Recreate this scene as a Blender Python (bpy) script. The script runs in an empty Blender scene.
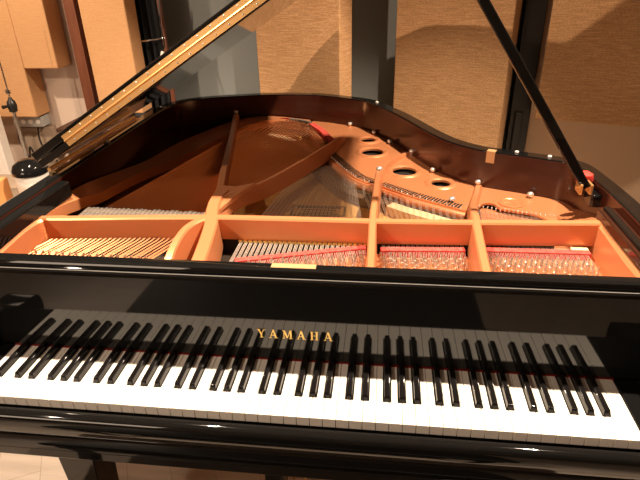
import bpy, bmesh, math, random
from mathutils import Vector, Matrix
random.seed(7)
S = bpy.context.scene
C = S.collection
Z0 = 0.72            # height of the white key tops above the floor
R = math.radians

# ---------------------------------------------------------------- camera
cam = bpy.data.cameras.new('camera'); camo = bpy.data.objects.new('camera', cam); C.objects.link(camo)
cam.sensor_width = 36.0; cam.lens = 36.0 * 534.83 / 640.0; cam.clip_start = 0.02
yaw, pit, rol = R(-7.0995), R(27.5219), R(-1.3865)
F = Vector((math.sin(yaw)*math.cos(pit), math.cos(yaw)*math.cos(pit), -math.sin(pit)))
r0 = F.cross(Vector((0, 0, 1))).normalized(); u0 = r0.cross(F)
rr = r0*math.cos(rol) + u0*math.sin(rol); uu = -r0*math.sin(rol) + u0*math.cos(rol)
M = Matrix((rr, uu, -F)).transposed().to_4x4()
M.translation = Vector((0.77085, -0.68877, 0.71921 + Z0))
camo.matrix_world = M
S.camera = camo

# ---------------------------------------------------------------- world, lights, exposure
W = bpy.data.worlds.new('world'); S.world = W; W.use_nodes = True
W.node_tree.nodes['Background'].inputs[0].default_value = (1.0, 0.82, 0.66, 1)
W.node_tree.nodes['Background'].inputs[1].default_value = 0.06
S.view_settings.view_transform = 'Standard'; S.view_settings.look = 'None'
S.view_settings.exposure = 0.18; S.view_settings.gamma = 1.0
S.view_settings.use_curve_mapping = False

def spot(name, loc, target, power, size, radius, col, blend=0.4):
    l = bpy.data.lights.new(name, 'SPOT'); l.energy = power; l.spot_size = R(size); l.spot_blend = blend
    l.shadow_soft_size = radius; l.color = col
    o = bpy.data.objects.new(name, l); C.objects.link(o)
    o.location = (loc[0], loc[1], loc[2] + Z0)
    d = Vector(target) - Vector(loc)
    o.rotation_euler = d.to_track_quat('-Z', 'Y').to_euler()
    return o
def area(name, loc, target, power, sx, sy, col):
    l = bpy.data.lights.new(name, 'AREA'); l.energy = power; l.shape = 'RECTANGLE'; l.size = sx; l.size_y = sy; l.color = col
    o = bpy.data.objects.new(name, l); C.objects.link(o); o.location = (loc[0], loc[1], loc[2] + Z0)
    o.rotation_euler = (Vector(target) - Vector(loc)).to_track_quat('-Z', 'Y').to_euler()
    return o
WARM = (1.0, 0.80, 0.60)
spot('ceiling_spot_keys', (-0.15, 0.66, 2.10), (0.6, 0.15, 0), 340, 84, 0.025, WARM)
spot('ceiling_spot_front', (-1.35, -1.45, 2.15), (0.9, 2.2, 0.45), 330, 66, 0.03, (1.0, .76, .56), 1.0)
spot('ceiling_spot_right', (1.62, 0.64, 2.10), (0.75, 0.70, 0.1), 430, 78, 0.03, WARM)
spot('wall_fill_spot', (-1.5, 0.55, 2.1), (-1.15, 2.0, 0.0), 230, 62, 0.04, WARM, .7)  # fill spot added to brighten the left wall and its panels

area('front_fill_light', (-1.6, -3.2, 0.75), (0.3, 0.3, -0.1), 27, 1.4, 0.9, (1.0, .76, .56))  # added fill lamp, unseen; lifts key fronts and the floor under the piano

# ---------------------------------------------------------------- materials
def mat(name, col, rough=0.5, metal=0.0, spec=0.5, coat=0.0, noise=None, bump=None, nscale=(1, 1, 1)):
    m = bpy.data.materials.new(name); m.use_nodes = True
    nt = m.node_tree; b = nt.nodes['Principled BSDF']
    b.inputs['Base Color'].default_value = (*col, 1)
    b.inputs['Roughness'].default_value = rough; b.inputs['Metallic'].default_value = metal
    b.inputs['Specular IOR Level'].default_value = spec
    b.inputs['Coat Weight'].default_value = coat; b.inputs['Coat Roughness'].default_value = 0.03
    tc = nt.nodes.new('ShaderNodeTexCoord'); mp = nt.nodes.new('ShaderNodeMapping')
    nt.links.new(tc.outputs['Object'], mp.inputs[0]); mp.inputs['Scale'].default_value = nscale
    if noise:
        col2, sc, det = noise
        n = nt.nodes.new('ShaderNodeTexNoise'); n.inputs['Scale'].default_value = sc; n.inputs['Detail'].default_value = det
        nt.links.new(mp.outputs[0], n.inputs['Vector'])
        r = nt.nodes.new('ShaderNodeValToRGB'); r.color_ramp.elements[0].position = .35; r.color_ramp.elements[1].position = .65
        r.color_ramp.elements[0].color = (*col, 1); r.color_ramp.elements[1].color = (*col2, 1)
        nt.links.new(n.outputs[0], r.inputs[0]); nt.links.new(r.outputs[0], b.inputs['Base Color'])
    if bump:
        sc, st = bump
        n = nt.nodes.new('ShaderNodeTexNoise'); n.inputs['Scale'].default_value = sc; n.inputs['Detail'].default_value = 3
        nt.links.new(mp.outputs[0], n.inputs['Vector'])
        bp = nt.nodes.new('ShaderNodeBump'); bp.inputs['Strength'].default_value = st; bp.inputs['Distance'].default_value = .002
        nt.links.new(n.outputs[0], bp.inputs['Height']); nt.links.new(bp.outputs[0], b.inputs['Normal'])
    return m
BLACK = mat('black_polyester', (0.006, 0.006, 0.006), 0.045, 0, 0.5)
BLACKSATIN = mat('black_satin', (0.012, 0.011, 0.010), 0.35, 0, 0.5)
MAHOG = mat('mahogany_inner_rim', (0.036, 0.008, 0.004), 0.22, 0, 0.5, noise=((0.043, 0.010, 0.005), 6, 4), nscale=(1, 1, 8))
GOLD = mat('bronze_iron_plate', (0.62, 0.240, 0.102), 0.36, 0.35, 0.5, bump=(90, .12))
SPRUCE = mat('spruce_soundboard', (0.56, 0.28, 0.075), 0.5, 0, 0.4, noise=((0.66, 0.36, 0.11), 40, 3), nscale=(6, 1, 1))
BRIDGE = mat('maple_bridge', (0.78, 0.58, 0.34), 0.4)
BRDARK = mat('graphite_bridge_cap', (0.05, 0.035, 0.025), 0.45)
IVORY = mat('white_key_plastic', (0.80, 0.76, 0.70), 0.22, 0, 0.5)
LABELGOLD = mat('pale_gold_label', (0.50, 0.30, 0.145), 0.5, 0.2)
EBONY = mat('black_key_plastic', (0.007, 0.006, 0.006), 0.12, 0, 0.28)
REDFELT = mat('red_felt', (0.22, 0.012, 0.008), 0.9, 0, 0.2)
PINKFELT = mat('rose_felt', (0.52, 0.05, 0.04), 0.9, 0, 0.2, noise=((0.62, 0.10, 0.08), 120, 3))
GREYFELT = mat('grey_felt', (0.085, 0.068, 0.056), 0.9, 0, 0.2, noise=((0.20, 0.165, 0.135), 190, 3))
BRASS = mat('brass', (0.80, 0.50, 0.20), 0.33, .72)
BRASSSATIN = mat('brass_lettering', (0.85, 0.58, 0.20), 0.35, 1.0)
PINM = mat('tuning_pin_steel', (0.62, 0.58, 0.54), 0.3, .95)
STEEL = mat('nickel_steel', (0.82, 0.78, 0.73), 0.25, .65)
WIRE = mat('steel_wire', (0.80, 0.74, 0.66), 0.4, .75)
COPPER = mat('copper_winding', (0.72, 0.34, 0.17), 0.4, 1.0)
HOLE = mat('dark_gap_shade', (0.01, 0.008, 0.006), 0.7)
CHROME = mat('chrome', (0.8, 0.8, 0.8), 0.12, 1.0)
WHITEP = mat('white_plastic', (0.78, 0.74, 0.68), 0.4)
GREYP = mat('grey_plastic', (0.42, 0.42, 0.40), 0.5)
ORANGE = mat('orange_cardboard', (0.62, 0.27, 0.09), 0.7)
GREYWALL = mat('grey_wall_paint', (0.22, 0.235, 0.225), 0.8, 0, 0.3, bump=(60, .1))
PINKWALL = mat('cream_wall_paint', (0.60, 0.47, 0.38), 0.8, 0, 0.3, bump=(60, .1))
DARKWALL = mat('dark_wall_paint', (0.40, 0.33, 0.27), 0.85, 0, 0.3)
CEIL = mat('ceiling_paint', (0.38, 0.34, 0.30), 0.9)
REDWOOD = mat('stained_wood_trim', (0.20, 0.065, 0.028), 0.4, noise=((0.15, 0.045, 0.02), 8, 4), nscale=(8, 8, 1))
BEIGE = mat('beige_brown', (0.33, 0.24, 0.17), 0.8)

def fabric(name, c1, c2):
    m = bpy.data.materials.new(name); m.use_nodes = True; nt = m.node_tree; b = nt.nodes['Principled BSDF']
    b.inputs['Roughness'].default_value = 0.92; b.inputs['Specular IOR Level'].default_value = 0.15
    tc = nt.nodes.new('ShaderNodeTexCoord')
    mp = nt.nodes.new('ShaderNodeMapping'); mp.inputs['Scale'].default_value = (5, 5, 130)
    nt.links.new(tc.outputs['Object'], mp.inputs[0])
    n = nt.nodes.new('ShaderNodeTexNoise'); n.inputs['Scale'].default_value = 3; n.inputs['Detail'].default_value = 5
    nt.links.new(mp.outputs[0], n.inputs['Vector'])
    n2 = nt.nodes.new('ShaderNodeTexNoise'); n2.inputs['Scale'].default_value = 260; n2.inputs['Detail'].default_value = 2
    nt.links.new(tc.outputs['Object'], n2.inputs['Vector'])
    mx = nt.nodes.new('ShaderNodeMath'); mx.operation = 'ADD'; nt.links.new(n.outputs[0], mx.inputs[0]); nt.links.new(n2.outputs[0], mx.inputs[1])
    r = nt.nodes.new('ShaderNodeValToRGB'); r.color_ramp.elements[0].position = .75; r.color_ramp.elements[1].position = 1.2
    r.color_ramp.elements[1].position = 1.0
    ml = nt.nodes.new('ShaderNodeMath'); ml.operation = 'MULTIPLY'; ml.inputs[1].default_value = .85
    nt.links.new(mx.outputs[0], ml.inputs[0]); nt.links.new(ml.outputs[0], r.inputs[0])
    r.color_ramp.elements[0].color = (*c1, 1); r.color_ramp.elements[1].color = (*c2, 1)
    nt.links.new(r.outputs[0], b.inputs['Base Color'])
    bp = nt.nodes.new('ShaderNodeBump'); bp.inputs['Strength'].default_value = .5; bp.inputs['Distance'].default_value = .002
    nt.links.new(mx.outputs[0], bp.inputs['Height']); nt.links.new(bp.outputs[0], b.inputs['Normal'])
    return m
BURLAP = fabric('burlap_fabric', (0.44, 0.235, 0.108), (0.67, 0.400, 0.200))
PLAINFAB = fabric('plain_tan_fabric', (0.58, 0.31, 0.145), (0.64, 0.36, 0.170))

def floor_mat():
    m = bpy.data.materials.new('pale_wood_floor'); m.use_nodes = True; nt = m.node_tree; b = nt.nodes['Principled BSDF']
    b.inputs['Roughness'].default_value = 0.3
    tc = nt.nodes.new('ShaderNodeTexCoord'); mp = nt.nodes.new('ShaderNodeMapping')
    mp.inputs['Rotation'].default_value = (0, 0, R(62))
    nt.links.new(tc.outputs['Object'], mp.inputs[0])
    br = nt.nodes.new('ShaderNodeTexBrick'); br.inputs['Scale'].default_value = 1.0
    br.inputs['Brick Width'].default_value = 1.3; br.inputs['Row Height'].default_value = 0.13; br.inputs['Mortar Size'].default_value = 0.0012
    br.inputs['Color1'].default_value = (0.80, 0.65, 0.53, 1); br.inputs['Color2'].default_value = (0.88, 0.74, 0.62, 1)
    br.inputs['Mortar'].default_value = (0.60, 0.46, 0.34, 1)
    nt.links.new(mp.outputs[0], br.inputs['Vector'])
    mp2 = nt.nodes.new('ShaderNodeMapping'); mp2.inputs['Rotation'].default_value = (0, 0, R(62)); mp2.inputs['Scale'].default_value = (1.5, 14, 1)
    nt.links.new(tc.outputs['Object'], mp2.inputs[0])
    n = nt.nodes.new('ShaderNodeTexNoise'); n.inputs['Scale'].default_value = 2.5; n.inputs['Detail'].default_value = 5
    nt.links.new(mp2.outputs[0], n.inputs['Vector'])
    mx = nt.nodes.new('ShaderNodeMixRGB'); mx.blend_type = 'MULTIPLY'; mx.inputs[0].default_value = 0.45
    nt.links.new(br.outputs[0], mx.inputs[1]); nt.links.new(n.outputs[0], mx.inputs[2]); nt.links.new(mx.outputs[0], b.inputs['Base Color'])
    return m
FLOOR = floor_mat()

# ---------------------------------------------------------------- mesh helpers (coordinates: x along the keys, y towards the tail, z above the key tops)
def box(bm, x0, x1, y0, y1, z0, z1):
    v = [bm.verts.new((x, y, z)) for z in (z0, z1) for x, y in ((x0, y0), (x1, y0), (x1, y1), (x0, y1))]
    for f in ((3, 2, 1, 0), (4, 5, 6, 7), (0, 1, 5, 4), (1, 2, 6, 5), (2, 3, 7, 6), (3, 0, 4, 7)):
        bm.faces.new([v[i] for i in f])
def prism(bm, pts, z0, z1):
    """closed xy outline between two heights; z0/z1 a number or one value per point"""
    n = len(pts)
    a = [z0]*n if not hasattr(z0, '__len__') else z0
    b = [z1]*n if not hasattr(z1, '__len__') else z1
    lo = [bm.verts.new((p[0], p[1], a[i])) for i, p in enumerate(pts)]
    hi = [bm.verts.new((p[0], p[1], b[i])) for i, p in enumerate(pts)]
    for i in range(n):
        j = (i+1) % n; bm.faces.new((lo[i], lo[j], hi[j], hi[i]))
    bm.faces.new(hi); bm.faces.new(lo[::-1])
def profile_x(bm, prof, x0, x1):
    """closed (y, z) outline swept along x"""
    n = len(prof)
    a = [bm.verts.new((x0, y, z)) for y, z in prof]; b = [bm.verts.new((x1, y, z)) for y, z in prof]
    for i in range(n):
        j = (i+1) % n; bm.faces.new((a[i], a[j], b[j], b[i]))
    bm.faces.new(a[::-1]); bm.faces.new(b)
def tube(bm, pts, r, n=6, cap=True):
    pts = [Vector(p) for p in pts]; rings = []
    for i, p in enumerate(pts):
        d = (pts[min(i+1, len(pts)-1)] - pts[max(i-1, 0)]).normalized()
        a = d.cross(Vector((0, 0, 1)))
        if a.length < .05: a = d.cross(Vector((1, 0, 0)))
        a.normalize(); b = a.cross(d); rad = r[i] if hasattr(r, '__len__') else r
        rings.append([bm.verts.new(p + (a*math.cos(2*math.pi*k/n) + b*math.sin(2*math.pi*k/n))*rad) for k in range(n)])
    for q, w in zip(rings, rings[1:]):
        for k in range(n): bm.faces.new((q[k], q[(k+1) % n], w[(k+1) % n], w[k]))
    if cap: bm.faces.new(rings[0][::-1]); bm.faces.new(rings[-1])
def lathe(bm, c, prof, n=24, ax='z', cap=True):
    """prof: (radius, height) pairs round an upright axis through c"""
    rings = []
    for rad, h in prof:
        rg = []
        for k in range(n):
            t = 2*math.pi*k/n; q = (rad*math.cos(t), rad*math.sin(t), h)
            if ax == 'y': q = (q[0], q[2], q[1])
            if ax == 'x': q = (q[2], q[0], q[1])
            rg.append(bm.verts.new((c[0]+q[0], c[1]+q[1], c[2]+q[2])))
        rings.append(rg)
    for q, w in zip(rings, rings[1:]):
        for k in range(n): bm.faces.new((q[k], q[(k+1) % n], w[(k+1) % n], w[k]))
    if cap: bm.faces.new(rings[0][::-1]); bm.faces.new(rings[-1])
def beam(bm, path, sect):
    """sweep a cross-section [(side, up)] along path points (x, y, z); side is horizontal"""
    path = [Vector(p) for p in path]; rings = []
    for i, p in enumerate(path):
        d = path[min(i+1, len(path)-1)] - path[max(i-1, 0)]; d.z = 0; d.normalize(); s = Vector((d.y, -d.x, 0))
        sc = sect[i] if isinstance(sect[0][0], (tuple, list)) else sect
        rings.append([bm.verts.new(p + s*a + Vector((0, 0, b))) for a, b in sc])
    n = len(rings[0])
    for q, w in zip(rings, rings[1:]):
        for k in range(n): bm.faces.new((q[k], q[(k+1) % n], w[(k+1) % n], w[k]))
    bm.faces.new(rings[0][::-1]); bm.faces.new(rings[-1])
def smooth_path(pts, k=6, closed=False):
    """Catmull-Rom through points"""
    P = [Vector(p) for p in pts]; out = []; n = len(P)
    rng = range(n) if closed else range(n-1)
    for i in rng:
        g = lambda j: P[j % n] if closed else P[max(0, min(n-1, j))]
        p0, p1, p2, p3 = g(i-1), g(i), g(i+1), g(i+2)
        for t in [q/k for q in range(k)]:
            out.append(0.5*((2*p1) + (p2-p0)*t + (2*p0-5*p1+4*p2-p3)*t*t + (3*p1-p0-3*p2+p3)*t**3))
    if not closed: out.append(P[-1])
    return out

WL = {}
def finish(bm, name, m, smooth=False):
    bmesh.ops.recalc_face_normals(bm, faces=bm.faces)
    me = bpy.data.meshes.new(name)
    if smooth:
        for f in bm.faces: f.smooth = True
    bm.to_mesh(me); bm.free(); me.materials.append(m)
    return me
def link(name, me, wloc, parent=None):
    o = bpy.data.objects.new(name, me); C.objects.link(o)
    if parent is not None:
        o.parent = parent; o.location = Vector(wloc) - WL[parent.name]
    else: o.location = wloc
    WL[o.name] = Vector(wloc)
    return o
def obj(name, bm, m, parent=None, smooth=False, bevel=0, label=None, kind=None, angle=40):
    xs = [v.co for v in bm.verts]
    c = Vector([(min(v[i] for v in xs)+max(v[i] for v in xs))/2 for i in range(3)]); c.z = min(v.z for v in xs)
    for v in bm.verts: v.co -= c
    me = finish(bm, name, m, smooth)
    if smooth: me.set_sharp_from_angle(angle=R(angle))
    o = link(name, me, c + Vector((0, 0, Z0)), parent)
    if bevel:
        b = o.modifiers.new('bevel', 'BEVEL'); b.width = bevel; b.segments = 3; b.limit_method = 'ANGLE'; b.angle_limit = R(35)
        for f in me.polygons: f.use_smooth = True
        me.set_sharp_from_angle(angle=R(60))
    if label: o['label'] = label
    if kind: o['kind'] = kind
    return o
def thing(name, label, cat, loc, group=None):
    o = bpy.data.objects.new(name, None); C.objects.link(o); o.location = loc; WL[o.name] = Vector(loc)
    o['label'] = label; o['category'] = cat
    if group: o['group'] = group
    return o
def tag(o, label, cat, group=None):
    o['label'] = label; o['category'] = cat
    if group: o['group'] = group
def struct(name, bm, m):
    return obj(name, bm, m, kind='structure')
nb = bmesh.new

# ---------------------------------------------------------------- the room
XL, XR, YF, YB, ZC = -2.3, 3.4, -3.6, 2.32, 2.35
b = nb(); box(b, XL-.1, XR+.1, YF-.1, YB+.1, -Z0-.1, -Z0); struct('floor', b, FLOOR)
b = nb(); box(b, XL-.1, XR+.1, YF-.1, YB+.1, ZC, ZC+.1); struct('ceiling', b, CEIL)
b = nb(); box(b, -.74, XR+.1, YB, YB+.1, -Z0, ZC); struct('wall_back', b, GREYWALL)
b = nb(); box(b, XL-.1, -.74, 2.05, YB+.1, -Z0, ZC); struct('wall_back_left', b, PINKWALL)
b = nb(); box(b, XL-.1, XL, YF, 2.05, -Z0, ZC); struct('wall_left', b, PINKWALL)
b = nb(); box(b, XR, XR+.1, YF, YB, -Z0, ZC); struct('wall_right', b, DARKWALL)
b = nb(); box(b, XL-.1, XR+.1, YF-.1, YF, -Z0, ZC); struct('wall_front', b, DARKWALL)
b = nb(); box(b, -.80, -.745, 2.0, 2.05, -Z0, ZC); struct('trim_1', b, REDWOOD)

b = nb(); box(b, XL, -.81, 1.96, 2.05, .74, ZC); struct('rim_reflection_band', b, mat('charcoal_reflection_band', (.02, .019, .018), .8))  # dark band added out of view so the left rim reflects something dark
# acoustic panels: right front corner, yaw, width, depth, bottom, top
def panel(rc, yawd, w, d, z0, z1, m, label, group=None):
    t = R(yawd); ux = Vector((math.cos(t), math.sin(t))); n = Vector((-math.sin(t), math.cos(t)))
    rc = Vector(rc); lc = rc - ux*w
    b = nb(); prism(b, [lc, rc, rc+n*d, lc+n*d], z0, z1)
    o = obj('acoustic_panel', b, m, bevel=.006)
    tag(o, label, 'acoustic panel', group); return o
panel((-1.037, 1.92), 0, .55, .125, .022, .72, PLAINFAB, 'tan fabric acoustic panel at far left above the grey power strip')
panel((-.852, 1.915), 0, .183, .13, .27, .72, PLAINFAB, 'tan fabric acoustic panel on cream wall with its bottom edge highest')
panel((-.454, 1.93), 0, .23, .12, .045, 1.7, PLAINFAB, 'tan fabric acoustic panel between reddish wood trim and black curtain')
panel((.560, 1.93), -25, .49, .12, -.6, 1.75, BURLAP, 'angled tan burlap acoustic panel on the grey wall behind the piano tail')
panel((1.335, 1.95), -22, .556, .15, -.6, 1.75, BURLAP, 'tan burlap acoustic panel behind the lid prop stick, left of the black post')
panel((2.40, 1.70), -17, .945, .10, .02, 1.75, BURLAP, 'wide tan burlap acoustic panel at far right of the black post')

# black upright post between the two right panels
b = nb(); box(b, 1.405, 1.500, 2.07, 2.13, -Z0, ZC-.3); box(b, 1.425, 1.462, 2.05, 2.07, -Z0, .03)
o = obj('upright_post', b, BLACKSATIN, bevel=.004); tag(o, 'black upright post between the two right acoustic panels', 'post')
# pale lower wall to the right
b = nb(); box(b, 1.52, XR, 2.14, 2.20, -Z0, ZC); struct('wall_back_right', b, mat('tan_wall_paint', (0.72, 0.52, 0.35), .85))

# black curtain with soft pleats
cur = thing('black_curtain', 'narrow black curtain hanging right of the tan panel, gathered by a ring', 'curtain', (-.40, 2.12, 0))
pts = []
for i in range(41):
    t = i/40; pts.append((-.52+.16*t, 2.10+.012*math.sin(t*26)))
b = nb(); prism(b, pts + [(p[0], p[1]+.02) for p in pts[::-1]], -Z0+.02, 2.2)
obj('drape', b, mat('black_velvet', (0.008, 0.009, 0.010), .8), cur, smooth=True)
b = nb(); tube(b, [(-.53, 2.07, .383), (-.45, 2.055, .380), (-.375, 2.06, .388), (-.345, 2.09, .392)], .005, 8); obj('tie_ring', b, CHROME, cur, smooth=True)
b = nb(); box(b, -.360, -.342, 2.09, 2.11, -Z0, ZC); struct('trim_2', b, REDWOOD)
plug = thing('cable_plug', 'white cable plug hanging beside the black curtain', 'cable', (-.36, 2.06, Z0+.3))
b = nb(); tube(b, [(-.355, 2.06, .33), (-.36, 2.055, .305), (-.37, 2.055, .29)], .009, 8); obj('plug', b, WHITEP, plug, smooth=True)
b = nb(); tube(b, smooth_path([(-.355, 2.06, .33), (-.34, 2.06, .37), (-.35, 2.07, .46), (-.335, 2.08, .6)]), .004, 6); obj('cable', b, BLACKSATIN, plug, smooth=True)

# things at the far left
ps = thing('power_strip', 'grey power strip mounted below the far left acoustic panel', 'power strip', (-1.15, 2.0, Z0-.06))
b = nb(); box(b, -1.225, -1.055, 1.975, 2.05, -.045, .012); obj('housing', b, GREYP, ps, bevel=.004)
for k in range(4):
    b = nb(); lathe(b, (-1.205+k*.042, 1.975, -.017), [(.013, -.002), (.013, .0)], 14, 'y'); obj('socket', b, WHITEP, ps)
b = nb(); box(b, -1.24, -1.03, 2.01, 2.05, -Z0, -.055); o = obj('wall_slab', b, BEIGE, bevel=.003); tag(o, 'beige brown slab on the wall below the power strip', 'board')  # flat beige brown slab over the wall below the power strip
for k, (dx, lab) in enumerate(((-.02, 'dark cable looping down from left end of the grey power strip'), (.10, 'dark cable looping down from right half of the grey power strip'))):
    b = nb(); tube(b, smooth_path([(-1.19+dx, 1.985, -.03), (-1.20+dx, 1.98, -.12), (-1.17+dx, 1.98, -.22), (-1.15+dx, 1.98, -.16), (-1.135+dx, 1.985, -.25), (-1.15+dx, 1.99, -.5)]), .005, 6)
    o = obj('power_cable', b, BLACKSATIN, smooth=True); tag(o, lab, 'cable')
b = nb(); box(b, -1.75, -1.135, 1.72, 1.78, -Z0, .07); o = obj('white_board', b, mat('white_paint', (.82, .74, .66), .6), bevel=.003); tag(o, 'pale white board standing on the floor at far left', 'board')

cb = thing('added_cabinet', 'added low dark brown cabinet behind the piano, unseen, darkening the lid reflection', 'cabinet', (-.55, 1.86, 0))  # unseen cabinet, added to darken the reflection in the lid
b = nb(); box(b, -.80, -.31, 1.74, 1.95, -Z0+.04, .0); obj('added_cabinet_body', b, mat('added_cabinet_dark_wood', (.045, .018, .010), .5), cb, bevel=.004)
b = nb(); box(b, -.82, -.29, 1.72, 1.97, .0, .02); obj('added_cabinet_top', b, mat('added_cabinet_top_dark_wood', (.055, .022, .012), .4), cb, bevel=.003)
b = nb(); box(b, -.79, -.32, 1.76, 1.94, -Z0, -Z0+.04); obj('added_cabinet_plinth', b, BLACKSATIN, cb)
ms = thing('microphone_stand', 'thin chrome microphone stand with black clamp at far left', 'microphone stand', (-.925, 1.6, 0))
b = nb(); tube(b, [(-.925, 1.6, -Z0+.08), (-.925, 1.6, .17)], .008, 10); obj('lower_tube', b, CHROME, ms, smooth=True)
b = nb(); tube(b, [(-.925, 1.6, .17), (-.922, 1.6, .62)], .0035, 8); obj('upper_tube', b, CHROME, ms, smooth=True)
b = nb(); lathe(b, (-.925, 1.6, .16), [(.006, -.03), (.018, -.025), (.022, 0), (.018, .02), (.01, .03), (.006, .04)], 14); obj('clutch', b, BLACKSATIN, ms, smooth=True)
b = nb(); lathe(b, (-.925, 1.6, .225), [(.005, -.012), (.012, -.008), (.012, .008), (.005, .012)], 12); obj('collar', b, CHROME, ms, smooth=True)
b = nb(); tube(b, [(-.925, 1.58, .165), (-.935, 1.55, .165)], [.005, .009], 8); obj('clamp_knob', b, BLACKSATIN, ms, smooth=True)
for k in range(3):
    a = R(90+120*k); b = nb()
    tube(b, [(-.925, 1.6, -Z0+.14), (-.925+.30*math.cos(a), 1.6+.30*math.sin(a), -Z0+.012)], .007, 8); obj('leg', b, BLACKSATIN, ms, smooth=True)

# stool with a jar and a carton beside the bass side of the piano
st = thing('side_table', 'small dark side table left of the piano, under the white jar', 'table', (-.50, .93, 0))
zt = .005
b = nb(); box(b, -.72, -.30, .72, 1.14, zt-.03, zt); obj('table_top', b, BEIGE, st, bevel=.004)
for sx in (-.70, -.34):
    for sy in (.74, 1.10):
        b = nb(); box(b, sx, sx+.03, sy, sy+.03, -Z0, zt-.03); obj('leg', b, BLACKSATIN, st)
jar = thing('lidded_jar', 'white jar with a domed black lid beside left rim of the piano', 'jar', (-.43, .93, Z0+zt))
b = nb(); lathe(b, (-.43, .93, zt), [(.045, 0), (.052, .01), (.055, .085), (.053, .09)], 28); obj('jar_body', b, WHITEP, jar, smooth=True)
b = nb(); lathe(b, (-.43, .93, zt+.09), [(.058, 0), (.058, .014), (.050, .032), (.030, .044), (.006, .048)], 28); obj('jar_lid', b, BLACK, jar, smooth=True)
b = nb(); box(b, -.60, -.515, .84, .92, zt, zt+.075); o = obj('carton', b, ORANGE, bevel=.002); tag(o, 'small orange brown carton left of the white jar', 'box')
b = nb(); tube(b, smooth_path([(-.70, .80, zt+.006), (-.66, .86, zt+.03), (-.63, .80, zt+.045), (-.61, .76, zt+.006)]), .005, 6)
o = obj('coiled_cable', b, WHITEP, smooth=True); tag(o, 'pale cable curled left of the orange carton', 'cable')

# ---------------------------------------------------------------- the piano
P = thing('grand_piano', 'black polished grand piano with raised lid and bronze iron plate', 'piano', (.611, .8, 0))
OUT = [(1.357, .20), (1.357, .45), (1.354, .55), (1.345, .66), (1.335, .74), (1.317, .785), (1.29, .812), (1.25, .832), (1.2, .855), (1.12, .888), (1.064, .919), (1.0, .99), (.944, 1.10), (.895, 1.215), (.851, 1.31), (.80, 1.40),
       (.736, 1.501), (.685, 1.54), (.63, 1.571), (.56, 1.605), (.498, 1.626), (.41, 1.638), (.322, 1.634), (.23, 1.622), (.152, 1.602), (.07, 1.58), (-.01, 1.545), (-.075, 1.49), (-.115, 1.42), (-.131, 1.33), (-.134, 1.2), (-.134, .7), (-.134, .20)]
OUTS = [(p.x, p.y) for p in smooth_path([(x, y, 0) for x, y in OUT], 4)]
def offset(path, d):
    """shift an open outline sideways to the inside (the interior lies left of the walk)"""
    res = []
    for i, p in enumerate(path):
        a = Vector(path[max(i-1, 0)]); c = Vector(path[min(i+1, len(path)-1)]); t = (c-a).normalized()
        n = Vector((-t.y, t.x)); res.append((p[0]+n.x*d, p[1]+n.y*d))
    return res
IN1 = offset(OUTS, .026); IN = offset(OUTS, .041)
def wallring(bm, a, c, z0, z1):
    prism(bm, list(a) + list(c)[::-1], z0, z1)
ZR = .217
def strip_ring(b, A, Cc, z0, z1):
    va = [[b.verts.new((p[0], p[1], z)) for p in A] for z in (z0, z1)]; vc = [[b.verts.new((p[0], p[1], z)) for p in Cc] for z in (z0, z1)]
    for i in range(len(A)-1):
        b.faces.new((va[0][i], va[0][i+1], va[1][i+1], va[1][i])); b.faces.new((vc[0][i], vc[1][i], vc[1][i+1], vc[0][i+1]))
        b.faces.new((va[1][i], va[1][i+1], vc[1][i+1], vc[1][i])); b.faces.new((va[0][i], vc[0][i], vc[0][i+1], va[0][i+1]))
    for i in (0, -1): b.faces.new((va[0][i], va[1][i], vc[1][i], vc[0][i]))
b = nb(); strip_ring(b, OUTS, IN, -.10, ZR); obj('outer_rim', b, BLACK, P, bevel=.003)
IN2 = offset(OUTS, .044)
b = nb(); strip_ring(b, IN, IN2, -.06, ZR-.004); obj('inner_rim', b, MAHOG, P, smooth=True)
# soundboard
b = nb(); prism(b, [IN[0]] + IN[1:] , .045, .055); obj('soundboard', b, SPRUCE, P)

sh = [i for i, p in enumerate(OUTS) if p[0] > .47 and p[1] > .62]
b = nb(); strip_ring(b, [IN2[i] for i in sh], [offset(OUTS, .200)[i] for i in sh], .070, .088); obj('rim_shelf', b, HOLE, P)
# key bed, cheeks, arms, slip
b = nb(); box(b, -.134, 1.357, -.030, .62, -.122, -.098); obj('key_bed', b, BLACK, P, bevel=.003)
slip = [(-.006, -.098), (-.006, -.022), (-.0085, -.0175), (-.0115, -.0165), (-.019, -.0165), (-.0235, -.018), (-.027, -.022), (-.0295, -.029), (-.0305, -.038), (-.0310, -.056), (-.0300, -.057), (-.0310, -.058), (-.0310, -.098)]
b = nb(); profile_x(b, slip, -.061, 1.283); obj('key_slip', b, BLACK, P, smooth=True, angle=50)
for s, x0, x1 in ((0, -.061, -.002), (1, 1.224, 1.283)):
    b = nb(); profile_x(b, [(-.005, -.098), (-.005, -.006), (.004, .002), (.15, .002), (.15, -.098)], x0, x1); obj('cheek_block', b, BLACK, P, bevel=.003)
armp = [(-.045, -.10), (-.048, -.01), (-.040, .012), (-.020, .022), (.03, .026), (.08, .045), (.115, .085), (.135, .14), (.155, .19), (.20, ZR), (.20, -.10)]
armq = [(p.x, p.y) for p in smooth_path([(y, z, 0) for y, z in armp[1:-1]], 4)]
for x0, x1 in ((-.134, -.063), (1.285, 1.357)):
    b = nb(); profile_x(b, [armp[0]] + armq + [armp[-1]], x0, x1); obj('arm', b, BLACK, P, smooth=True, angle=35)

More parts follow.
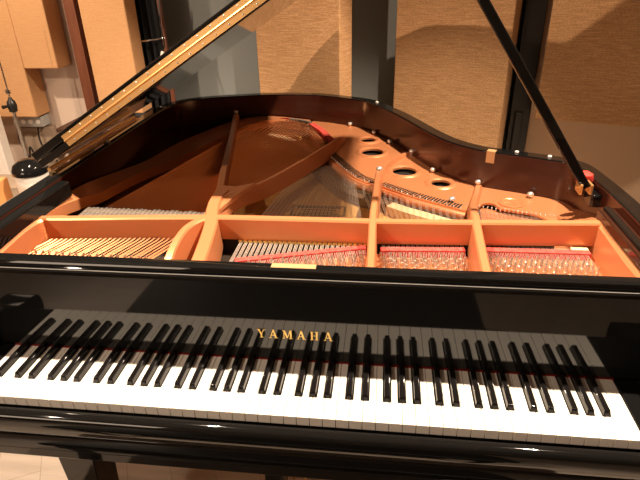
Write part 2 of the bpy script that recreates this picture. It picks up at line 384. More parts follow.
# fallboard with brass letters
fb = [(.1491, .0050), (.1550, .178), (.1565, .1845), (.1595, .1875), (.163, .188), (.168, .186), (.168, .0050)]
b = nb(); profile_x(b, fb, -.060, 1.282); FB = obj('fallboard', b, BLACK, P)
FB['label'] = 'glossy black fallboard with brass lettering'
b = nb()
def letter(ch, cx, z0, h, w):
    """serif capitals as stroke polygons (x, z)"""
    th, tn, sf = .22*w, .09*w, .05*h
    st = []
    def stroke(x1, z1, x2, z2, t): st.append([(x1-t/2, z1), (x1+t/2, z1), (x2+t/2, z2), (x2-t/2, z2)])
    def serif(x, z, l): st.append([(x-l/2, z), (x+l/2, z), (x+l/2, z+sf), (x-l/2, z+sf)])
    if ch == 'Y':
        stroke(0, 0, 0, .48, th); stroke(0, .42, -.36*w/h, 1, th); stroke(0, .42, .36*w/h, 1, tn); serif(0, 0, .5*w/h); serif(-.36*w/h, .95, .42*w/h); serif(.36*w/h, .95, .36*w/h)
    if ch == 'A':
        stroke(-.38*w/h, 0, 0, 1, tn); stroke(.36*w/h, 0, 0, 1, th); st.append([(-.26*w/h, .30), (.24*w/h, .30), (.22*w/h, .37), (-.23*w/h, .37)]); serif(-.38*w/h, 0, .34*w/h); serif(.36*w/h, 0, .42*w/h)
    if ch == 'M':
        stroke(-.42*w/h, 0, -.38*w/h, 1, tn); stroke(.42*w/h, 0, .38*w/h, 1, th); stroke(-.02*w/h, .08, -.36*w/h, 1, th); stroke(0, .08, .34*w/h, 1, tn); serif(-.42*w/h, 0, .3*w/h); serif(.42*w/h, 0, .42*w/h); serif(-.40*w/h, .95, .3*w/h); serif(.40*w/h, .95, .34*w/h)
    if ch == 'H':
        stroke(-.30*w/h, 0, -.30*w/h, 1, th); stroke(.30*w/h, 0, .30*w/h, 1, th); st.append([(-.3*w/h, .47), (.3*w/h, .47), (.3*w/h, .54), (-.3*w/h, .54)])
        for x in (-.30, .30): serif(x*w/h, 0, .4*w/h); serif(x*w/h, .95, .4*w/h)
    return st
for ch, cx, w in (('Y', .5440, .017), ('A', .5680, .018), ('M', .5965, .019), ('A', .6240, .018), ('H', .6505, .018), ('A', .6775, .018)):
    hh = .0200
    # convert stroke thicknesses into height units
    _l = letter
    def letter2(ch, cx, z0, h, w, _l=_l): return _l(ch, cx, z0, 1.0, w/h)
    polys = letter2(ch, cx, .0545, hh, w*.9)
    for i, poly in enumerate(polys):
        zz = [.0545 + p[1]*hh for p in poly]
        lo = [b.verts.new((cx + poly[j][0]*hh, .14894 + zz[j]*.0340 - .0001, zz[j])) for j in range(4)]
        hi = [b.verts.new((cx + poly[j][0]*hh, .14894 + zz[j]*.0340 - .0010 - i*.00004, zz[j])) for j in range(4)]
        for j in range(4): b.faces.new((lo[j], lo[(j+1) % 4], hi[(j+1) % 4], hi[j]))
        b.faces.new(hi)
obj('brass_lettering', b, BRASSSATIN, FB)
b = nb(); box(b, -.05, 1.272, .1590, .1603, .1872, .1886); obj('edge_highlight', b, mat("edge_highlight_grey", (.22, .21, .20), .5), FB)  # pale strip painted in as the highlight on the fallboard's top edge
b = nb(); box(b, -.002, 1.224, .1480, .156, -.004, .0012); obj('name_felt', b, REDFELT, P)

# front rail in front of the pin block, brass label on it
rail = [(.169, .095), (.169, .192), (.172, .198), (.178, .2), (.196, .2), (.200, .197), (.200, .095)]
b = nb(); profile_x(b, rail, -.080, 1.303); RL = obj('front_rail', b, BLACK, P, smooth=True, angle=30)
b = nb(); box(b, .566, .653, .1795, .1955, .2, .2012); obj('brass_label', b, LABELGOLD, RL, bevel=.0005)

# music desk ledges along both arms
for x0, x1, sx in ((1.276, 1.316, 1), (-.093, -.062, -1)):
    b = nb(); box(b, x0, x1, .201, .52 if sx > 0 else .575, .165, .196 if sx > 0 else .211); obj('music_desk_rail', b, BLACK if sx < 0 else mat('dark_brown_rail', (.035, .012, .007), .12), P, bevel=.005)
b = nb(); box(b, 1.284, 1.300, .205, .51, .196, .2025); obj('music_desk_guide', b, BLACK, P, bevel=.002)

# ---- keys
KW = .0235
OFFB = {0: -.0028, 1: .0028, 3: -.0038, 4: 0.0, 5: .0038}      # black key right of C, D, F, G, A
notes = [5, 6] + [k for o_ in range(7) for k in range(7)] + [0]
blacks = []
for i, nme in enumerate(notes):
    if nme in OFFB and i < 51: blacks.append(((i+1)*KW + OFFB[nme], i))
bxs = {i: x for x, i in blacks}
for i in range(52):
    x0, x1 = i*KW+.00045, (i+1)*KW-.00045
    tl = bxs[i-1]+.0076 if (i-1) in bxs else x0
    tr = bxs[i]-.0076 if i in bxs else x1
    pts = [(x0, 0), (x1, 0), (x1, .0505)]
    if tr != x1: pts.append((tr, .0505))
    pts += [(tr, .149), (tl, .149)]
    if tl != x0: pts.append((tl, .0505))
    pts.append((x0, .0505))
    b = nb(); prism(b, pts, -.020, 0)
    obj('white_key', b, IVORY, P, bevel=.0007)
def blackkey():
    b = nb()
    lo = [(-.0064, 0), (.0064, 0), (.0064, .0985), (-.0064, .0985)]; hi = [(-.0046, .0045), (.0046, .0045), (.0048, .0985), (-.0048, .0985)]
    v0 = [b.verts.new((x, y, -.018)) for x, y in lo]; v1 = [b.verts.new((x, y, .0005)) for x, y in lo]; v2 = [b.verts.new((x, y, .0113)) for x, y in hi]
    for a, c in ((v0, v1), (v1, v2)):
        for j in range(4): b.faces.new((a[j], a[(j+1) % 4], c[(j+1) % 4], c[j]))
    b.faces.new(v2); b.faces.new(v0[::-1])
    bmesh.ops.bevel(b, geom=[e for e in b.edges if all(v.co.z > .0004 for v in e.verts) and not all(abs(v.co.z-.0005) < 1e-5 for v in e.verts)], offset=.0011, segments=3, affect='EDGES')
    return finish(b, 'black_key', EBONY, True)
bk = blackkey(); bk.set_sharp_from_angle(angle=R(50))
for x, i in blacks: link('black_key', bk, (x, .0500, Z0), P)
b = nb(); box(b, -.002, 1.224, .004, .15, -.06, -.0215); obj('key_frame', b, BLACKSATIN, P)

# ---- iron plate
ZP = .105
def arc_in(x): return None
inner_r0 = [(1.300, .30), (1.300, .60), (1.290, .68), (1.276, .735), (1.255, .765), (1.18, .80), (1.10, .832), (1.03, .872), (.955, .955), (.897, 1.075), (.848, 1.19), (.803, 1.285), (.752, 1.372), (.70, 1.455), (.655, 1.495), (.60, 1.528), (.54, 1.555), (.46, 1.575)]
inner_r = inner_r0[:2] + [(x+.013, y+.016) for x, y in inner_r0[2:]]
comb = [(.44, 1.52), (.475, 1.47), (.505, 1.37), (.528, 1.276), (.566, 1.169), (.619, 1.052), (.651, .985), (.692, .914), (.744, .865), (.768, .85), (.814, .812), (.857, .776), (.898, .749), (.938, .723), (.977, .698), (1.006, .682), (1.035, .70), (1.060, .735), (1.086, .735), (1.1, .706), (1.148, .683), (1.185, .668), (1.212, .63), (1.228, .56), (1.230, .49), (1.275, .49), (1.28, .30)]
holes = [(.717, 1.319, .029), (.737, 1.173, .039), (.846, .982, .039), (.954, .881, .029)]
b = nb()
def loop(pts, z):
    v = [b.verts.new((p[0], p[1], z)) for p in pts]
    return v, [b.edges.new((v[i], v[(i+1) % len(v)])) for i in range(len(v))]
for z in (ZP, ZP-.006):
    ed = []; L = []
    v, e = loop([(p.x, p.y) for p in smooth_path([(x, y, 0) for x, y in inner_r], 3)] + [(p.x, p.y) for p in smooth_path([(x, y, 0) for x, y in comb], 3)], z); ed += e; L.append(v)
    for hx, hy, hr in holes:
        v, e = loop([(hx+hr*math.cos(2*math.pi*k/28), hy+hr*math.sin(2*math.pi*k/28)) for k in range(28)], z); ed += e; L.append(v)
    bmesh.ops.triangle_fill(b, use_beauty=True, edges=ed, normal=(0, 0, 1))
    if z == ZP: top = L
for a, c in zip(top, L):
    for j in range(len(a)):
        b.faces.new((a[j], a[(j+1) % len(a)], c[(j+1) % len(a)], c[j]))
for hx, hy, hr in holes:
    lathe(b, (hx, hy, ZP), [(hr, -.006), (hr, .001), (hr+.003, .003), (hr+.010, .0055), (hr+.016, .004), (hr+.022, -.001)], 36, cap=False)
# left flange, strip with changing height
fo = [(-.081, .30, .150), (-.081, .46, .170), (-.081, .62, .168), (-.081, .75, .150), (-.081, .90, .122), (-.055, 1.05, .106), (-.015, 1.26, .105), (.055, 1.43, .108), (.12, 1.50, .12), (.20, 1.545, .13), (.30, 1.57, .13), (.46, 1.580, .112)]
fi = [(-.060, .30, .150), (-.060, .46, .170), (-.052, .60, .150), (-.045, .68, .132), (-.018, .89, .115), (.049, 1.088, .105), (.126, 1.32, .105), (.165, 1.41, .108), (.21, 1.45, .12), (.27, 1.49, .13), (.34, 1.52, .125), (.44, 1.525, .108)]
fo = smooth_path(fo, 4); fi = smooth_path(fi, 4)
vt = [[b.verts.new(p) for p in q] for q in (fo, fi)]; vb = [[b.verts.new(p - Vector((0, 0, .03))) for p in q] for q in (fo, fi)]
for i in range(len(fo)-1):
    b.faces.new((vt[0][i], vt[0][i+1], vt[1][i+1], vt[1][i])); b.faces.new((vb[0][i], vb[0][i+1], vb[1][i+1], vb[1][i]))
    b.faces.new((vt[1][i], vt[1][i+1], vb[1][i+1], vb[1][i])); b.faces.new((vt[0][i], vt[0][i+1], vb[0][i+1], vb[0][i]))
# lower lip of the plate at the top treble
prism(b, [(1.035, .49), (1.27, .49), (1.27, .66), (1.19, .685), (1.10, .72), (1.05, .74)], .075, .090)
# pin deck
prism(b, [(-.079, .201), (1.30, .201), (1.30, .475), (1.252, .475), (1.252, .450), (1.0, .446), (.985, .432), (.77, .428), (.755, .437), (.74, .437), (.64, .410), (.55, .384), (.445, .352), (.42, .335), (.36, .30), (.31, .305), (-.02, .320), (-.05, .46), (-.079, .465)], .078, .100)
recess = nb(); prism(recess, [(-.078, .25), (1.30, .25), (1.30, .50), (-.078, .50)], .070, .077)
PL = obj('iron_plate', b, GOLD, P, smooth=True, angle=28)
obj('pin_block', recess, BRDARK, P)
PL['label'] = 'bronze painted cast iron plate with round holes'

# capo bar across the plate
path = [(-.062, .420, 0), (.008, .424, 0), (.192, .442, 0), (.389, .456, 0), (.748, .458, 0), (.91, .463, 0), (1.181, .477, 0), (1.276, .483, 0)]
b = nb(); beam(b, path, [(.011, .1175), (.011, .171), (.008, .175), (-.008, .175), (-.013, .171), (-.015, .1175)]); obj('cross_bar', b, GOLD, P, smooth=True, angle=30)
b = nb(); beam(b, path[1:-1], [(.004, .077), (.004, .1115), (-.013, .1115), (-.013, .077)]); obj('bar_gap_shade', b, HOLE, P)  # dark strip put in for the shade in the gap under the bar
# shoulders of the plate left and right of the pin deck
b = nb()
beam(b, smooth_path([(1.288, .205, 0), (1.283, .30, 0), (1.286, .42, 0), (1.286, .49, 0), (1.288, .53, -.022), (1.290, .56, -.048), (1.291, .59, -.066), (1.291, .62, -.074)], 3), [(.016, .09), (.016, .158), (-.002, .172), (-.012, .172), (-.018, .165), (-.022, .09)])
obj('plate_shoulder', b, GOLD, P, smooth=True, angle=30)
b = nb()
beam(b, smooth_path([(-.066, .205, -.012), (-.066, .27, -.006), (-.066, .35, 0), (-.060, .405, 0), (-.04, .425, 0), (-.0, .43, 0)], 3), [(-.026, .09), (-.026, .150), (-.006, .174), (.004, .174), (.009, .168), (.013, .09)])
obj('plate_shoulder', b, GOLD, P, smooth=True, angle=30)
b = nb(); prism(b, [(1.232, .495), (1.31, .495), (1.312, .60), (1.312, .73), (1.262, .735), (1.238, .66)], .085, [.135, .168, .150, .106, .1055, .1055]); obj('plate_shoulder', b, GOLD, P)
lip = []
for i, p in enumerate(cmb_ := [Vector((x, y, 0)) for x, y in comb[1:16]]):
    t = (cmb_[min(i+1, len(cmb_)-1)] - cmb_[max(i-1, 0)]).normalized(); lip.append(p + Vector((t.y, -t.x, 0))*(-.001))
b = nb(); beam(b, [(p.x, p.y, 0) for p in smooth_path(lip, 4)], [(-.004, .082), (-.004, .100), (.008, .100), (.013, .093), (.013, .082)]); obj('plate_lip', b, GOLD, P, smooth=True, angle=40)
# struts
def strut(name, path, wt, wb, zb, label=None):
    b = nb(); beam(b, path, [[(-wb, zb-p[2]), (-wt-.001, -.004), (-wt+.002, 0), (wt-.002, 0), (wt+.001, -.004), (wb, zb-p[2])] for p in path]); return obj(name, b, GOLD, P, smooth=True, angle=30)
strut('plate_strut', smooth_path([(.400, .205, .168), (.395, .26, .172), (.385, .34, .174), (.372, .42, .175), (.352, .50, .175), (.342, .57, .175), (.345, .63, .172)], 4), .015, .021, .10)
strut('plate_strut', smooth_path([(.316, .215, .112), (.317, .27, .150), (.315, .33, .166), (.318, .39, .172), (.335, .43, .175), (.36, .455, .175)], 5), .009, .014, .10)
strut('plate_strut', [(.756, .205, .172), (.756, .30, .175), (.755, .43, .1765), (.755, .49, .1765), (.757, .60, .172), (.760, .75, .165), (.763, .86, .150)], .008, .012, .10)
strut('plate_strut', [(.982, .205, .172), (.985, .30, .175), (.993, .44, .1765), (.998, .50, .1765), (1.008, .58, .150), (1.022, .68, .128), (1.040, .76, .118), (1.064, .86, .113)], .009, .014, .10)
strut('plate_rib', smooth_path([(.766, .86, .125), (.775, .95, .122), (.80, 1.05, .12), (.84, 1.12, .118), (.868, 1.155, .115)], 4), .006, .012, .10)
# long diagonal bar between bass and tenor
dg = smooth_path([(.372, .455, .172), (.352, .54, .172), (.375, .62, .168), (.412, .72, .150), (.455, .82, .143), (.52, .98, .140), (.575, 1.13, .138), (.615, 1.26, .130), (.625, 1.33, .112)], 4)
b = nb(); beam(b, dg, [(-.022, -.045), (-.020, -.006), (-.012, 0), (.0, .001), (.022, -.040)]); obj('plate_strut', b, GOLD, P, smooth=True, angle=25)
# flat star-shaped web left of the junction
b = nb(); prism(b, [(.335, .47), (.36, .47), (.372, .54), (.392, .615), (.42, .70), (.37, .665), (.330, .672), (.318, .67), (.322, .60), (.335, .54)], .155, .169); obj('plate_web', b, GOLD, P, bevel=.003)
# bass strut running to the tail
strut('plate_strut', [(.325, .66, .163), (.29, .82, .158), (.245, 1.04, .152), (.205, 1.24, .150), (.165, 1.43, .150), (.155, 1.50, .155)], .010, .013, .125)

# bolts
def bolt_mesh():
    b = nb(); lathe(b, (0, 0, 0), [(.006, -.012), (.006, .001), (.009, .002), (.0098, .007), (.007, .0115), (.002, .013)], 14); return finish(b, 'plate_bolt', STEEL, True)
bm_ = bolt_mesh()
for x, y, z in ((.634, 1.515, .109), (.737, 1.400, .109), (.799, 1.277, .109), (.875, 1.145, .116), (.937, .978, .109), (1.062, .864, .114), (1.197, .786, .109), (.765, .872, .147), (.973, .743, .107), (.155, 1.50, .158), (.465, 1.43, .107)):
    link('plate_bolt', bm_, (x, y, z+Z0), P)
# cast medallion
b = nb(); lathe(b, (1.136, .739, ZP), [(.035, -.002), (.034, .003), (.030, .004), (.027, .002), (.002, .002)], 36)
for k in range(5):
    a = R(20+36*k); tube(b, [(1.136+.020*math.cos(a), .739+.020*math.sin(a), ZP+.002), (1.136-.020*math.cos(a+.6), .739-.020*math.sin(a+.6), ZP+.002)], .0012, 5)
obj('cast_medallion', b, GOLD, P, smooth=True, angle=30)

# bridges on the soundboard
cmb = [Vector((x, y, 0)) for x, y in comb[3:16]]
brp = []
for i, p in enumerate(cmb):
    t = (cmb[min(i+1, len(cmb)-1)] - cmb[max(i-1, 0)]).normalized(); n = Vector((t.y, -t.x, 0))
    brp.append(p + n*(.052 if p.x < .8 else .04))
brp = [p for p in smooth_path(brp, 4) if p.x < 1.0]
b = nb(); beam(b, [(p.x, p.y, 0) for p in brp], [(-.019, .055), (-.019, .084), (.019, .084), (.019, .055)]); BR = obj('tenor_bridge', b, mat('dark_stained_bridge', (.12, .07, .04), .45), P)
brq = [p for p in brp if p.x > .80]
b = nb(); beam(b, [(p.x+.004, p.y-.006, 0) for p in brq], [(-.024, .055), (-.024, .0845), (.024, .0845), (.024, .055)]); BR = obj('treble_bridge', b, BRIDGE, P)
b = nb(); beam(b, [(p.x, p.y, 0) for p in brp], [(-.019, .0846), (-.019, .0862), (-.009, .0862), (-.009, .0846)]); obj('bridge_cap', b, BRDARK, BR)
b = nb(); beam(b, smooth_path([(.20, 1.40, 0), (.35, 1.36, 0), (.47, 1.24, 0), (.55, 1.08, 0)], 5), [(-.015, .055), (-.015, .108), (.015, .108), (.015, .055)]); obj('bass_bridge', b, BRIDGE, P)

# soundboard emblem: printed frame with unreadable bars
b = nb()
def flat(x0, x1, y0, y1): box(b, x0, x1, y0, y1, .0551, .0554)
X0, X1, Y0, Y1 = .505, .668, .728, .800
for a in ((X0, X1, Y0, Y0+.006), (X0, X1, Y1-.006, Y1), (X0, X0+.005, Y0, Y1), (X1-.005, X1, Y0, Y1), (X0+.014, X1-.014, Y1-.018, Y1-.008), (X0+.03, X1-.03, Y1-.034, Y1-.026), (X0+.02, X1-.02, Y0+.012, Y0+.018), (X0+.035, X1-.035, Y0+.024, Y0+.029)): flat(*a)
obj('soundboard_emblem', b, HOLE, P)

# ---- strings, tuning pins, felts
wires = []          # (points, radius, material, tuning pin)
def bar_y(x):
    for a, c in zip(path, path[1:]):
        if a[0] <= x <= c[0]: return a[1] + (c[1]-a[1])*(x-a[0])/(c[0]-a[0])
    return .46
def comb_pt(s):
    q = [Vector((x, y, 0)) for x, y in comb[3:16]]; Ls = [(q[i+1]-q[i]).length for i in range(len(q)-1)]; T = s*sum(Ls)
    for i, l in enumerate(Ls):
        if T <= l or i == len(Ls)-1: return q[i] + (q[i+1]-q[i])*min(1, T/l)
        T -= l
hit = []
bassp = []
# bass: single and double wound strings crossing over
nB = 28
tailc = [Vector((.235, 1.47, 0)), Vector((.36, 1.535, 0)), Vector((.44, 1.50, 0)), Vector((.49, 1.42, 0)), Vector((.53, 1.30, 0)), Vector((.56, 1.20, 0))]
tailc = smooth_path(tailc, 8)
for k in range(nB):
    t = k/(nB-1); x = -.028 + t*.330
    dbl = True
    for dd in (-1, 1):
        y = bar_y(x); cw = .0016; ew = 0; fe = (k + .5 + dd*.25)/nB*(len(tailc)-1); e = tailc[int(fe)].lerp(tailc[min(len(tailc)-1, int(fe)+1)], fe-int(fe))
        yp = .285 + .030*((k*2 + (dd > 0)) % 3) - .01*t
        px = x + dd*cw - (y-yp)*(.46)
        wires.append(([(px, yp, .116), (x+dd*cw-.012, y-.028, .121), (x+dd*cw, y+.02, .124), (x+dd*(cw+.001)+(e.x-x)*.15, y+(e.y-y)*.15, .124), (e.x+dd*.0018, e.y-dd*ew, .122)], [.0011, .0011, .0011, .0020-.0004*t, .0020-.0005*t], COPPER, (px-.003, yp)))
# tenor and treble unisons of three
secs = [(.436, .736, 25), (.782, .966, 17), (1.020, 1.240, 21)]
for si, (xa, xb, n) in enumerate(secs):
    for k in range(n):
        t = k/(n-1); x = xa + (xb-xa)*t; y = bar_y(x)
        if si == 0: e = comb_pt(.0 + .50*t)
        elif si == 1: e = comb_pt(.55 + .43*t)
        else: e = Vector((x-.01, .712-.06*t, 0))
        if si == 0: fy = .348 + .082*t
        elif si == 1: fy = .424 + .010*t
        else: fy = .430
        for j in (-1, 0, 1):
            yp = fy - .030 - .020*(j+1) - .010*(k % 2)
            if si == 0: yp = fy - .028 - .019*(j+1) - .012*(k % 2)
            xx = x + j*.0031; px = xx + j*.0007 - .002*(k % 2)
            wires.append(([(px, yp, .112), (xx, fy, .1145), (xx, y, .1130), (e.x + j*.0031, e.y-.045, .0880+.002), (e.x + j*.0031, e.y+.002, .0985)], [.0005, .0008, .0010, .00045, .00045] if si == 0 else [.0004, .0005, .0007, .00045, .00045], WIRE, (px-.0025, yp)))
        hit.append((e.x, e.y))
def wire_bm(b, w): tube(b, w[0], w[1], 5, cap=False)
cnt = 0; rest = nb()
bassn = [w for w in wires if w[2] is COPPER]; treb = [w for w in wires if w[2] is WIRE]
for w in bassn:
    b = nb(); wire_bm(b, w); obj('bass_string', b, COPPER, P, smooth=True)
for i, w in enumerate(treb):
    if i % 2 == 0 and cnt < 100:
        b = nb(); wire_bm(b, w); obj('treble_string', b, WIRE, P, smooth=True); cnt += 1
    else: wire_bm(rest, w)
obj('treble_string', rest, WIRE, P, smooth=True, kind='stuff')
def pin_mesh(b, o=(0, 0, 0)):
    x, y, z = o
    lathe(b, (x, y, z), [(.0030, 0), (.0030, .004), (.0040, .005), (.0040, .010), (.0029, .011), (.0028, .021), (.0024, .024)], 8)
b = nb(); pin_mesh(b); pm = finish(b, 'tuning_pin', PINM, True); pm.set_sharp_from_angle(angle=R(40))
rest = nb(); cnt = 0
for i, w in enumerate(wires):
    px, py = w[3]
    if w[2] is WIRE and i % 2 == 0 and cnt < 100: link('tuning_pin', pm, (px, py, .100+Z0), P); cnt += 1
    else: pin_mesh(rest, (px, py, .100))
obj('tuning_pin', rest, PINM, P, smooth=True, kind='stuff')
# hitch pins along the comb
b = nb(); lathe(b, (0, 0, 0), [(.0015, -.004), (.0015, .006)], 6); hm = finish(b, 'hitch_pin', STEEL, True)
for x, y in hit: link('hitch_pin', hm, (x, y+.004, ZP+Z0), P)
# small casting slots along the edge of the hitch plate
n = 0
for k in range(80):
    s = .01 + k*.0121; p = comb_pt(s); q = comb_pt(min(1, s+.01)); t = (q-p).normalized(); nn = Vector((-t.y, t.x, 0))
    if nn.y < 0: nn = -nn
    b = nb(); beam(b, [tuple(p + nn*.004 + Vector((0, 0, ZP))), tuple(p + nn*.034 + Vector((0, 0, ZP)))], [(-.0028, 0), (-.0028, .0006), (.0028, .0006), (.0028, 0)]); obj('plate_slot', b, HOLE, P)
# felts
def felt(pts, w, z, h, m, label=None):
    b = nb(); beam(b, pts, [(-w, z), (-w, z+h), (w, z+h), (w, z)]); return obj('felt_strip', b, m, P, label=label)
felt([(.445, .345, 0), (.55, .375, 0), (.64, .402, 0), (.74, .430, 0)], .008, .100, .0180, PINKFELT)
felt([(.776, .420, 0), (.80, .424, 0), (.97, .434, 0)], .009, .100, .0180, PINKFELT)
felt([(1.012, .438, 0), (1.250, .440, 0)], .009, .100, .0180, PINKFELT)
felt([(.30, 1.555, 0), (.37, 1.552, 0)], .005, .118, .008, REDFELT)
felt([(.375, 1.55, 0), (.42, 1.535, 0), (.47, 1.50, 0)], .007, .118, .008, GREYFELT)
felt([(.475, 1.50, 0), (.53, 1.40, 0), (.565, 1.31, 0), (.59, 1.24, 0)], .012, .108, .012, PINKFELT)
# maple stop block at the top treble
b = nb(); box(b, 1.213, 1.250, .446, .462, .100, .118); obj('stop_block', b, BRIDGE, P)
# dampers behind the bar, bass side
for k in range(28):
    x = -.034 + k*.0127
    y = .505 + .004*math.sin(k*1.7)
    b = nb(); box(b, x, x+.0124, y, y+.085-.0006*k, .124, .130)
    obj('damper', b, GREYFELT, P, bevel=.003)
# tenor dampers low under the bar
for k in range(26):
    x = .434 + k*.0122
    b = nb(); box(b, x-.0045, x+.0045, .437, .447, .1145, .1185); obj('agraffe', b, BRASSSATIN, P)

# lock plate on the inner rim
b = nb()
ki = min(range(len(OUTS)), key=lambda i: (OUTS[i][0]-1.100)**2 + (OUTS[i][1]-.896)**2)
pi_, pj_ = Vector(IN2[ki-1]), Vector(IN2[ki+1]); tt = (pj_-pi_).normalized(); nn = Vector((-tt.y, tt.x)); pc = Vector(IN2[ki])
prism(b, [pc-tt*.012, pc+tt*.012, pc+tt*.012+nn*.003, pc-tt*.012+nn*.003], .184, .2155)
prism(b, [pc-tt*.012+nn*.003, pc+tt*.012+nn*.003, pc+tt*.012-nn*.020, pc-tt*.012-nn*.020], .2155, .2185)
obj('lock_plate', b, LABELGOLD, P)
b = nb(); lathe(b, (0, 0, 0), [(.006, 0), (.006, .003), (.004, .005)], 12); bump = finish(b, 'lid_bumper', WHITEP, True)
for x, y in ((.745, 1.455), (1.158, .852), (1.24, .815), (-.108, .9)): link('lid_bumper', bump, (x, y, ZR+Z0), P)

# ---- lid: hinged on the bass side, front flap folded back on top
TH = R(31.9); HX, HZ = -.150, .232
LU = Vector((math.cos(TH), 0, math.sin(TH))); LN = Vector((-math.sin(TH), 0, math.cos(TH)))
def lidp(x, y, h): return Vector((HX, 0, HZ)) + LU*(x-HX) + Vector((0, y, 0)) + LN*h
YFOLD = .597
lo = offset(OUTS, -.008)
lo = [p for p in lo if p[1] > YFOLD+.01]
lo = [(lo[0][0], YFOLD)] + lo + [(-.145, YFOLD)]
def slab(b, pts, h0, h1):
    v0 = [b.verts.new(lidp(x, y, h0)) for x, y in pts]; v1 = [b.verts.new(lidp(x, y, h1)) for x, y in pts]
    for i in range(len(pts)):
        j = (i+1) % len(pts); b.faces.new((v0[i], v0[j], v1[j], v1[i]))
    b.faces.new(v1); b.faces.new(v0[::-1])
b = nb(); slab(b, lo, .0006, .021); LID = obj('lid', b, BLACK, P, bevel=.003)
b = nb(); slab(b, [(-.145, YFOLD), (1.365, YFOLD), (1.365, 1.02), (-.145, 1.02)], .0222, .0465); obj('front_flap', b, BLACK, LID, bevel=.004)

b = nb()
slab(b, [(-.03, YFOLD-.0016), (1.34, YFOLD-.0016), (1.34, YFOLD), (-.03, YFOLD)], .005, .0203)
slab(b, [(-.03, YFOLD-.0016), (1.34, YFOLD-.0016), (1.34, YFOLD), (-.03, YFOLD)], .0229, .0365)
tube(b, [lidp(-.03, YFOLD-.003, .0216), lidp(1.34, YFOLD-.003, .0216)], .0026, 8)
HN = obj('fold_hinge', b, BRASS, LID)
HN['label'] = 'long brass piano hinge along the folded lid edge'
b = nb(); lathe(b, (0, 0, 0), [(.0022, -.001), (.0026, 0)], 8, 'y'); scm = finish(b, 'hinge_screw', STEEL, True)
for k in range(34):
    for h in (.0105, .0320):
        link('hinge_screw', scm, tuple(lidp(.0 + k*.040, YFOLD-.0017, h) + Vector((0, 0, Z0))), HN)
b = nb(); tube(b, [(-.142, .62, .224), (-.142, 1.18, .224)], .006, 8); box(b, -.134, -.126, .62, 1.18, .2172, .219); obj('side_hinge', b, BRASS, LID)

# prop stick with pivot and a red dome at its foot
A = Vector((1.271, .607, .214)); dirp = Vector((-.300, 0, .432)).normalized()
tl = ((HZ - LN.z*0) + math.tan(TH)*(A.x-HX) - A.z)/(dirp.z - math.tan(TH)*dirp.x)
E_ = A + dirp*(tl-.003)
b = nb(); beamv = [A - dirp*.004, A + dirp*.05, A+dirp*(tl*.5), E_]
sx = Vector((0, 1, 0)); sn = dirp.cross(sx).normalized(); rings = []
for p, w in zip(beamv, (.010, .0118, .0115, .0105)):
    rings.append([b.verts.new(p + sn*w*a + sx*.010*c) for a, c in ((-1, -1), (1, -1), (1, 1), (-1, 1))])
for q, w in zip(rings, rings[1:]):
    for k in range(4): b.faces.new((q[k], q[(k+1) % 4], w[(k+1) % 4], w[k]))
b.faces.new(rings[0][::-1]); b.faces.new(rings[-1])
PS = obj('prop_stick', b, BLACK, P, bevel=.003)
b = nb(); box(b, 1.256, 1.262, .592, .628, .196, .222); box(b, 1.280, 1.286, .592, .628, .196, .222); tube(b, [(1.25, .610, .210), (1.292, .610, .210)], .004, 8); obj('prop_bracket', b, BRASS, PS, bevel=.001)
b = nb(); lathe(b, (1.285, .655, .214), [(.018, -.012), (.021, 0), (.018, .014), (.008, .020)], 16); obj('red_dome', b, mat('bright_red', (.8, .05, .03), .7), PS, smooth=True)
b = nb(); box(b, 1.284, 1.317, .585, .640, .165, .198); obj('prop_rest', b, BLACK, P, bevel=.005)

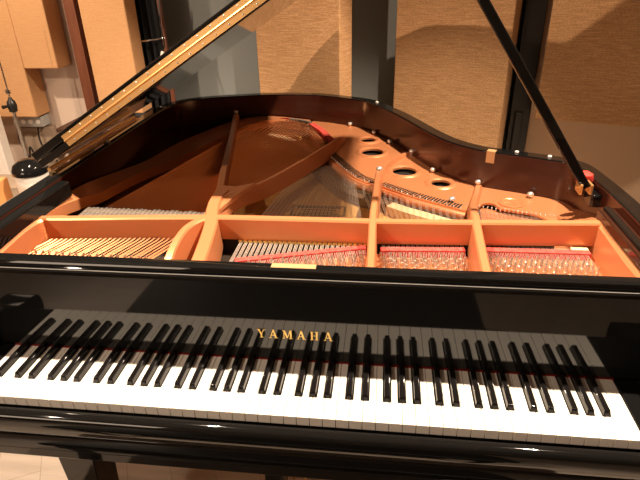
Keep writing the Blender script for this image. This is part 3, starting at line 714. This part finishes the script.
# ---- legs and pedal lyre
def leg(cx, cy):
    b = nb(); zt, zb = -.125, -Z0+.03
    rings = []
    for z, w in ((zt, .047), (zt-.05, .047), (zb+.12, .034), (zb, .034)):
        rings.append([b.verts.new((cx+a*w, cy+c*w, z)) for a, c in ((-1, -1), (1, -1), (1, 1), (-1, 1))])
    for q, w in zip(rings, rings[1:]):
        for k in range(4): b.faces.new((q[k], q[(k+1) % 4], w[(k+1) % 4], w[k]))
    b.faces.new(rings[0][::-1]); b.faces.new(rings[-1])
    o = obj('leg', b, BLACK, P, bevel=.003)
    b = nb(); lathe(b, (cx, cy, -Z0+.018), [(.018, -.010), (.018, .010)], 16, 'x'); obj('caster', b, BRASS, o, smooth=True)
leg(.085, .150); leg(1.108, .155); leg(.35, 1.42)
LY = nb(); box(LY, .52, .76, .09, .17, -Z0+.045, -Z0+.12); LY = obj('pedal_lyre', LY, BLACK, P, bevel=.004)
for x0 in (.533, .702):
    b = nb(); box(b, x0, x0+.042, .11, .15, -Z0+.12, -.125); obj('lyre_post', b, BLACK, LY, bevel=.003)
for x in (.592, .616, .66):
    b = nb(); tube(b, [(x, .16, -Z0+.12), (x, .16, -.125)], .004, 8); obj('pedal_rod', b, BRASS, LY, smooth=True)
for x in (.575, .64, .705):
    b = nb(); prism(b, [(x-.014, .09), (x-.016, .0), (x-.006, -.03), (x+.006, -.03), (x+.016, .0), (x+.014, .09)], -Z0+.05, -Z0+.062); obj('pedal', b, BRASS, LY, bevel=.003)
for x in (.545, .73):
    b = nb(); tube(b, [(x, .17, -Z0+.10), (x, .50, -.126)], .007, 8); obj('lyre_brace', b, BLACK, LY, smooth=True)

# ---- bench added out of view to darken what the fallboard reflects
bn = thing('added_bench', 'added black leather bench in front of the keys, unseen, darkening the fallboard reflection', 'bench', (.56, -.55, 0))
b = nb(); box(b, -.04, 1.10, -.84, -.26, -.285, -.235); obj('added_bench_cushion', b, mat('added_bench_black_leather', (.008, .007, .006), .4, bump=(120, .2)), bn, bevel=.012)
b = nb(); box(b, -.02, 1.08, -.82, -.28, -.345, -.285); obj('added_bench_apron', b, BLACK, bn, bevel=.003)
for x in (-.01, 1.03):
    for y in (-.81, -.33):
        b = nb(); box(b, x, x+.04, y, y+.04, -Z0, -.345); obj('leg', b, BLACK, bn, bevel=.003)
